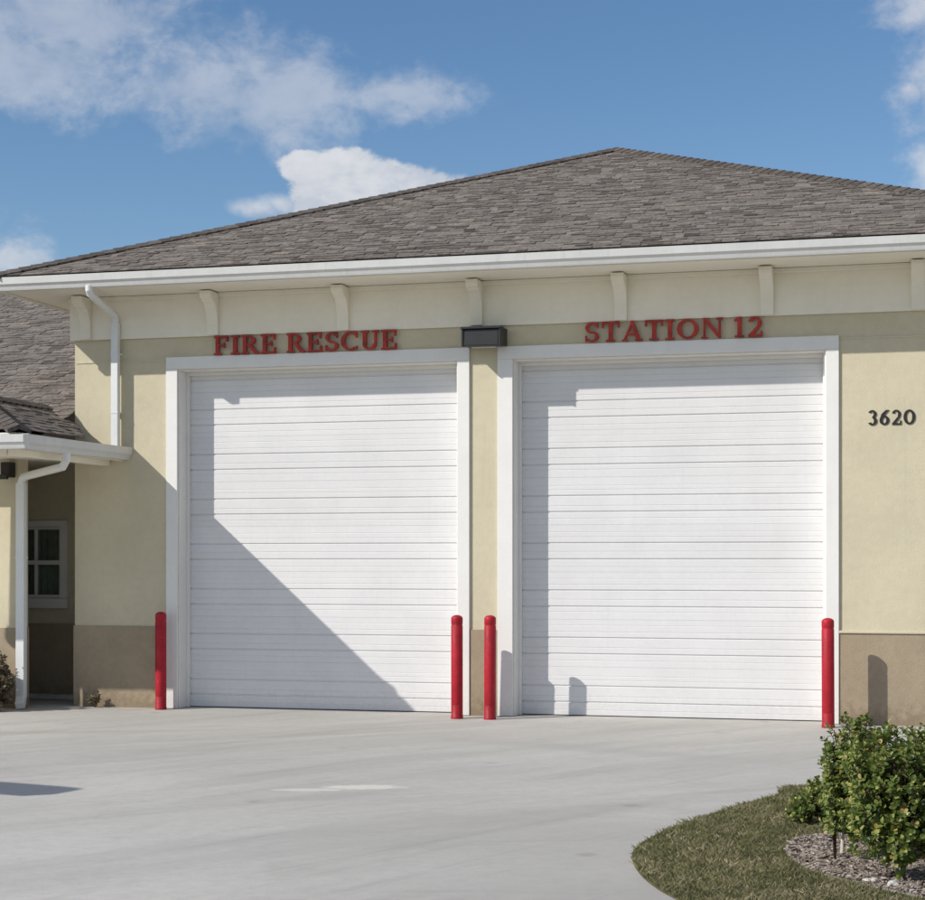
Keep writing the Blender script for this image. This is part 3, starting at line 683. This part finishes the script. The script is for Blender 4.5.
# ------------------------------------------------------------------ lettering
def arc(cx, cy, rx, ry, a0, a1, wt, wv, n_=14):
    """ring sector; thickness wt at the sides, wv at top and bottom"""
    out, inn = [], []
    for k in range(n_+1):
        a = R(a0+(a1-a0)*k/n_); c, s = math.cos(a), math.sin(a)
        out.append((cx+rx*c, cy+ry*s)); inn.append((cx+(rx-wt)*c, cy+(ry-wv)*s))
    return out+inn[::-1]
def rc(x0, y0, x1, y1): return [(x0, y0), (x1, y0), (x1, y1), (x0, y1)]
S_ = .17; T_ = .09
G = {
 'F': (.70, [rc(.08, .0, .08+S_, 1), rc(0, 0, .36, .08), rc(0, .91, .66, 1), rc(.57, .70, .66, .95), rc(.2, .46, .5, .55), rc(.45, .36, .52, .65)]),
 'I': (.40, [rc(.11, 0, .11+S_, 1), rc(0, 0, .40, .08), rc(0, .92, .40, 1)]),
 'E': (.74, [rc(.08, 0, .08+S_, 1), rc(0, 0, .68, .09), rc(0, .91, .66, 1), rc(.57, .70, .66, .95), rc(.2, .46, .5, .55), rc(.45, .36, .52, .65), rc(.60, .05, .69, .31)]),
 'R': (.84, [rc(.08, 0, .08+S_, 1), rc(0, 0, .35, .08), rc(0, .92, .35, 1), arc(.3, .73, .37, .27, -95, 95, .17, .09), [(.32, .48), (.50, .48), (.80, .08), (.84, .08), (.84, 0), (.62, 0)]]),
 'S': (.64, [arc(.31, .72, .29, .28, 25, 270, .15, .09), arc(.31, .27, .30, .27, 90, -155, .15, .09), rc(.50, .70, .57, .98), rc(.02, .02, .09, .32)]),
 'C': (.82, [arc(.43, .5, .43, .5, 48, 312, .18, .10, 24), rc(.66, .68, .73, .97), rc(.68, .05, .74, .24)]),
 'U': (.82, [rc(.08, .3, .08+S_, 1), rc(.60, .3, .70, 1), rc(0, .92, .34, 1), rc(.50, .92, .80, 1), arc(.39, .33, .31, .33, 180, 360, .15, .10)]),
 'T': (.76, [rc(.29, 0, .29+S_, 1), rc(.18, 0, .57, .08), rc(0, .91, .75, 1), rc(0, .70, .08, .95), rc(.67, .70, .75, .95)]),
 'A': (.90, [[(.06, 0), (.15, 0), (.47, .86), (.42, 1)], [(.36, 1), (.50, 1), (.84, 0), (.64, 0)], rc(.25, .28, .62, .37), rc(0, 0, .27, .07), rc(.55, 0, .90, .07)]),
 'O': (.92, [arc(.45, .5, .45, .5, 0, 360, .18, .10, 36)]),
 'N': (.92, [rc(.09, 0, .18, 1), rc(.72, 0, .81, 1), [(.05, 1), (.24, 1), (.81, .12), (.81, 0), (.70, 0)], rc(0, 0, .28, .07), rc(.62, .93, .91, 1)]),
 '1': (.46, [rc(.13, 0, .13+S_, 1), rc(.02, 0, .41, .08), [(.0, .80), (.0, .88), (.16, 1), (.24, 1), (.16, .82)]]),
 '2': (.66, [arc(.30, .70, .29, .30, 165, -40, .18, .11), [(.40, .55), (.53, .50), (.24, .10), (.02, .0), (.02, .08)], rc(.02, 0, .60, .10), rc(.53, .05, .61, .28)]),
 '3': (.62, [arc(.27, .74, .28, .27, 155, -90, .20, .11), arc(.27, .28, .31, .30, 90, -150, .21, .12)]),
 '6': (.66, [arc(.31, .31, .32, .32, 0, 360, .20, .12, 28), [(-.01, .30), (.18, .32), (.34, .68), (.62, 1), (.42, 1), (.12, .74)]]),
 '0': (.76, [arc(.36, .5, .38, .5, 0, 360, .20, .13, 32)]),
}
def lettering(name, text, x0, x1, z0, z1, mat, label, depth=.035, gap=.09, space=.36, yoff=-.03):
    H = z1-z0; tot = 0
    for ch_ in text: tot += space if ch_ == ' ' else G[ch_][0]+gap
    tot -= gap; kx = (x1-x0)/tot
    root = empty(name, ((x0+x1)/2, yoff, z0)); tag(root, label, 'sign')
    x = x0
    for ch_ in text:
        if ch_ == ' ': x += space*kx; continue
        m_ = MB()
        for i, poly in enumerate(G[ch_][1]):
            m_.prism([(u*kx, v*H) for u, v in poly], lambda u, v, w_: (x-(x0+x1)/2+u, -w_, v), 0.0+.0004*i, depth+.0012*i)
        m_.build('numeral' if ch_.isdigit() else 'letter', mat, root)
        x += (G[ch_][0]+gap)*kx
    return root
lettering('wall_sign', 'FIRE RESCUE', -8.83, -6.41, 4.462, 4.695, M['letter'], 'raised red serif letters FIRE RESCUE above the left bay door')
lettering('wall_sign', 'STATION 12', -4.085, -1.98, 4.468, 4.70, M['letter'], 'raised red serif letters STATION 12 above the right bay door')
lettering('house_number', '3620', -.805, -.28, 3.42, 3.59, M['number'], 'black street number 3620 on the cream wall right of the doors', .008, .12, .3, -.002)

# ------------------------------------------------------------------ shrubs
def leaf(mb, p, d, up, L, W, tn):
    d = d.normalized(); s = d.cross(up)
    if s.length < 1e-3: s = d.cross(Vector((1, 0, 0)))
    s.normalize(); n_ = s.cross(d).normalized()
    pr = [(0, 0, 0), (.35, .42, .10), (.72, .50, .12), (1, .12, .02)]
    mid = [p, p+d*L*.38-n_*L*.03, p+d*L*.75-n_*L*.04, p+d*L*1.0-n_*L*.10]
    for sg in (-1, 1):
        e1_ = p+d*L*.36+s*sg*W*.42+n_*L*.06; e2_ = p+d*L*.74+s*sg*W*.5+n_*L*.05
        mb.face([mid[0], mid[1], e1_], tn); mb.face([mid[1], mid[2], e2_, e1_], tn); mb.face([mid[2], mid[3], e2_], tn)
def shrub(name, base, lobes, nclu, label, cat, grp, trunk_pts, leafL=.055, mat='leaf', seed=1, trunk_r=.013, spread=1.0):
    r_ = random.Random(seed); root = empty(name, (base[0], base[1], .0)); tag(root, label, cat, grp)
    fo = MB(); br = MB()
    for pts in trunk_pts: 
        br.tube(pts, [trunk_r*(1-.55*i/(len(pts)-1)) for i in range(len(pts))], 7)
    for i in range(nclu):
        lb = r_.choices(lobes, weights=[l[3]*l[4]*l[5] for l in lobes])[0]
        while True:
            v = Vector((r_.uniform(-1, 1), r_.uniform(-1, 1), r_.uniform(-1, 1)))
            if .28 < v.length < 1.0: break
        rr = v.length; rr2 = .55+.5*rr*r_.uniform(.85, 1.08); v2 = v.normalized()*rr2*(1+.16*math.sin(v.x*9+i % 3)+.1*math.sin(v.z*11))
        c = Vector((lb[0]+v2.x*lb[3], lb[1]+v2.y*lb[4], lb[2]+v2.z*lb[5]))
        if c.z < .06: continue
        out = Vector((v.x/lb[3], v.y/lb[4], v.z/lb[5])).normalized()
        ax = (out*.9+Vector((0, 0, .75))+Vector((r_.gauss(0, .35), r_.gauss(0, .35), r_.gauss(0, .2)))).normalized()
        # twig
        if i % 3 == 0: br.tube([Vector((lb[0], lb[1], lb[2]-lb[5]*.6))*.5+c*.5-Vector((0, 0, .03)), c-ax*.02, c+ax*.03], [.005, .0035, .002], 4)
        young = r_.random(); nl = r_.randint(5, 8)
        for j in range(nl):
            t_ = j/nl; q = c+ax*(.05*t_-.015)
            a = j*2.4+r_.uniform(-.3, .3)
            p1 = ax.orthogonal().normalized(); p2 = ax.cross(p1)
            side = p1*math.cos(a)+p2*math.sin(a)
            d = side*(1.0-.45*t_)+ax*(.25+.75*t_)
            L = leafL*r_.uniform(.75, 1.2)*(1-.3*t_)
            tn = r_.gauss(.38, .21)+.48*(young > .5)*t_*t_+(.35 if r_.random() < .035 else 0)
            leaf(fo, q, d, ax+Vector((0, 0, .3)), L, L*.72, min(1, max(0, tn)))
    f_ = fo.build('foliage', M[mat], root, tint=True, fixn=False, smooth=False)
    b_ = br.build('trunk', M['bark'], root, smooth=True)
    return root
# positions measured on the ground: back shrub, front shrub
B1 = Vector((*ground_px(835, 863), 0)); B2 = Vector((*ground_px(903, 884), 0)); 
def tr(h, w_, n_, seed):
    r_ = random.Random(seed); o = []
    for i in range(n_):
        a = r_.uniform(0, math.tau); b_ = r_.uniform(.3, 1)
        o.append([(0, 0, .0), (.02*math.cos(a), .02*math.sin(a), h*.3), (w_*.45*b_*math.cos(a), w_*.45*b_*math.sin(a), h*.6), (w_*b_*math.cos(a), w_*b_*math.sin(a), h*.92)])
    return o
G1 = 'leafy green shrubs in the island bed'
shrub('shrub', B1, [(.09, .05, .56, .15, .22, .28), (.15, .1, .69, .13, .2, .18), (.09, 0, .34, .14, .2, .17), (.2, .15, .5, .18, .2, .26)], 800,
      'green shrub on a thin bare stem beside the pale stake in the mulch bed', 'shrub', G1, tr(.75, .14, 3, 3), .040, seed=11, trunk_r=.009)
shrub('shrub', B2, [(-.02, 0, .52, .25, .27, .31), (-.12, 0, .66, .18, .2, .22), (.20, .0, .46, .26, .26, .30), (-.04, -.05, .32, .23, .22, .18), (.4, .1, .4, .25, .25, .3)], 1500,
      'largest and bushiest green shrub, nearest the camera at the right edge of the photo', 'shrub', G1, tr(.75, .22, 7, 5), .041, seed=12, trunk_r=.010)
B3 = Vector((*ground_px(808, 826), 0))
shrub('shrub', B3, [(.02, 0, .13, .11, .13, .12), (.12, .05, .17, .13, .14, .13), (-.05, .0, .09, .08, .1, .09)], 240,
      'lowest green shrub, a small mound on the grass left of the taller two', 'shrub', G1, tr(.2, .08, 5, 6), .038, seed=13)
B4 = Vector((-.05, -8.3, 0))
shrub('shrub', B4, [(0, 0, .42, .24, .26, .30), (.1, 0, .6, .2, .2, .16)], 800,
      'green shrub half hidden behind the largest one at the right edge of the photo', 'shrub', G1, tr(.6, .14, 6, 8), .040, seed=14)
st2 = MB(); st2.tube([(0, 0, 0), (.006, 0, .17)], [.012, .011], 7); so = st2.build('stake', M['stake']); so.location = (*ground_px(842, 859), .015)
tag(so, 'short pale stake standing in the mulch beside the back left shrub stem', 'stake')
shrub('bush', (-11.37, -1.0), [(.0, 0, .34, .17, .2, .38), (-.35, 0, .36, .3, .25, .38)], 900,
      'brown olive bush against the cream wing wall at the left edge', 'bush', None, tr(.4, .15, 6, 9), .05, 'dryleaf', 21)
shrub('weed', (-10.42, -.16), [(0, 0, .09, .09, .05, .08)], 26, 'tiny brown plant at the foot of the shaded tan wall left of the bay doors', 'plant', None, tr(.12, .05, 3, 10), .045, 'dryleaf', 22, .004)
# few pale stones in the bed
for i, (x, y, s, lb) in enumerate([(872, 886, .036, 'pale flat stone in the mulch, left one of the pair below the largest shrub'), (893, 890, .045, 'pale flat stone in the mulch, right one of the pair below the largest shrub')]):
    bm = bmesh.new(); bmesh.ops.create_icosphere(bm, subdivisions=3, radius=s)
    rr = random.Random(30+i)
    k1, k2 = rr.uniform(3, 6), rr.uniform(3, 6)
    for v in bm.verts:
        n_ = 1+.22*math.sin(v.co.x*k1/s+i)+.2*math.sin(v.co.y*k2/s+1)+rr.uniform(-.05, .05); v.co = Vector((v.co.x*1.2*n_, v.co.y*.8*n_, v.co.z*.42*n_))
    me = bpy.data.meshes.new('stone'); bm.to_mesh(me); bm.free(); me.materials.append(M['stone'])
    o = bpy.data.objects.new('stone', me); col.objects.link(o); o.location = (*ground_px(x, y), .03); o.rotation_euler = (0, 0, i*1.1)
    tag(o, lb, 'stone', 'pale stones in the bed')
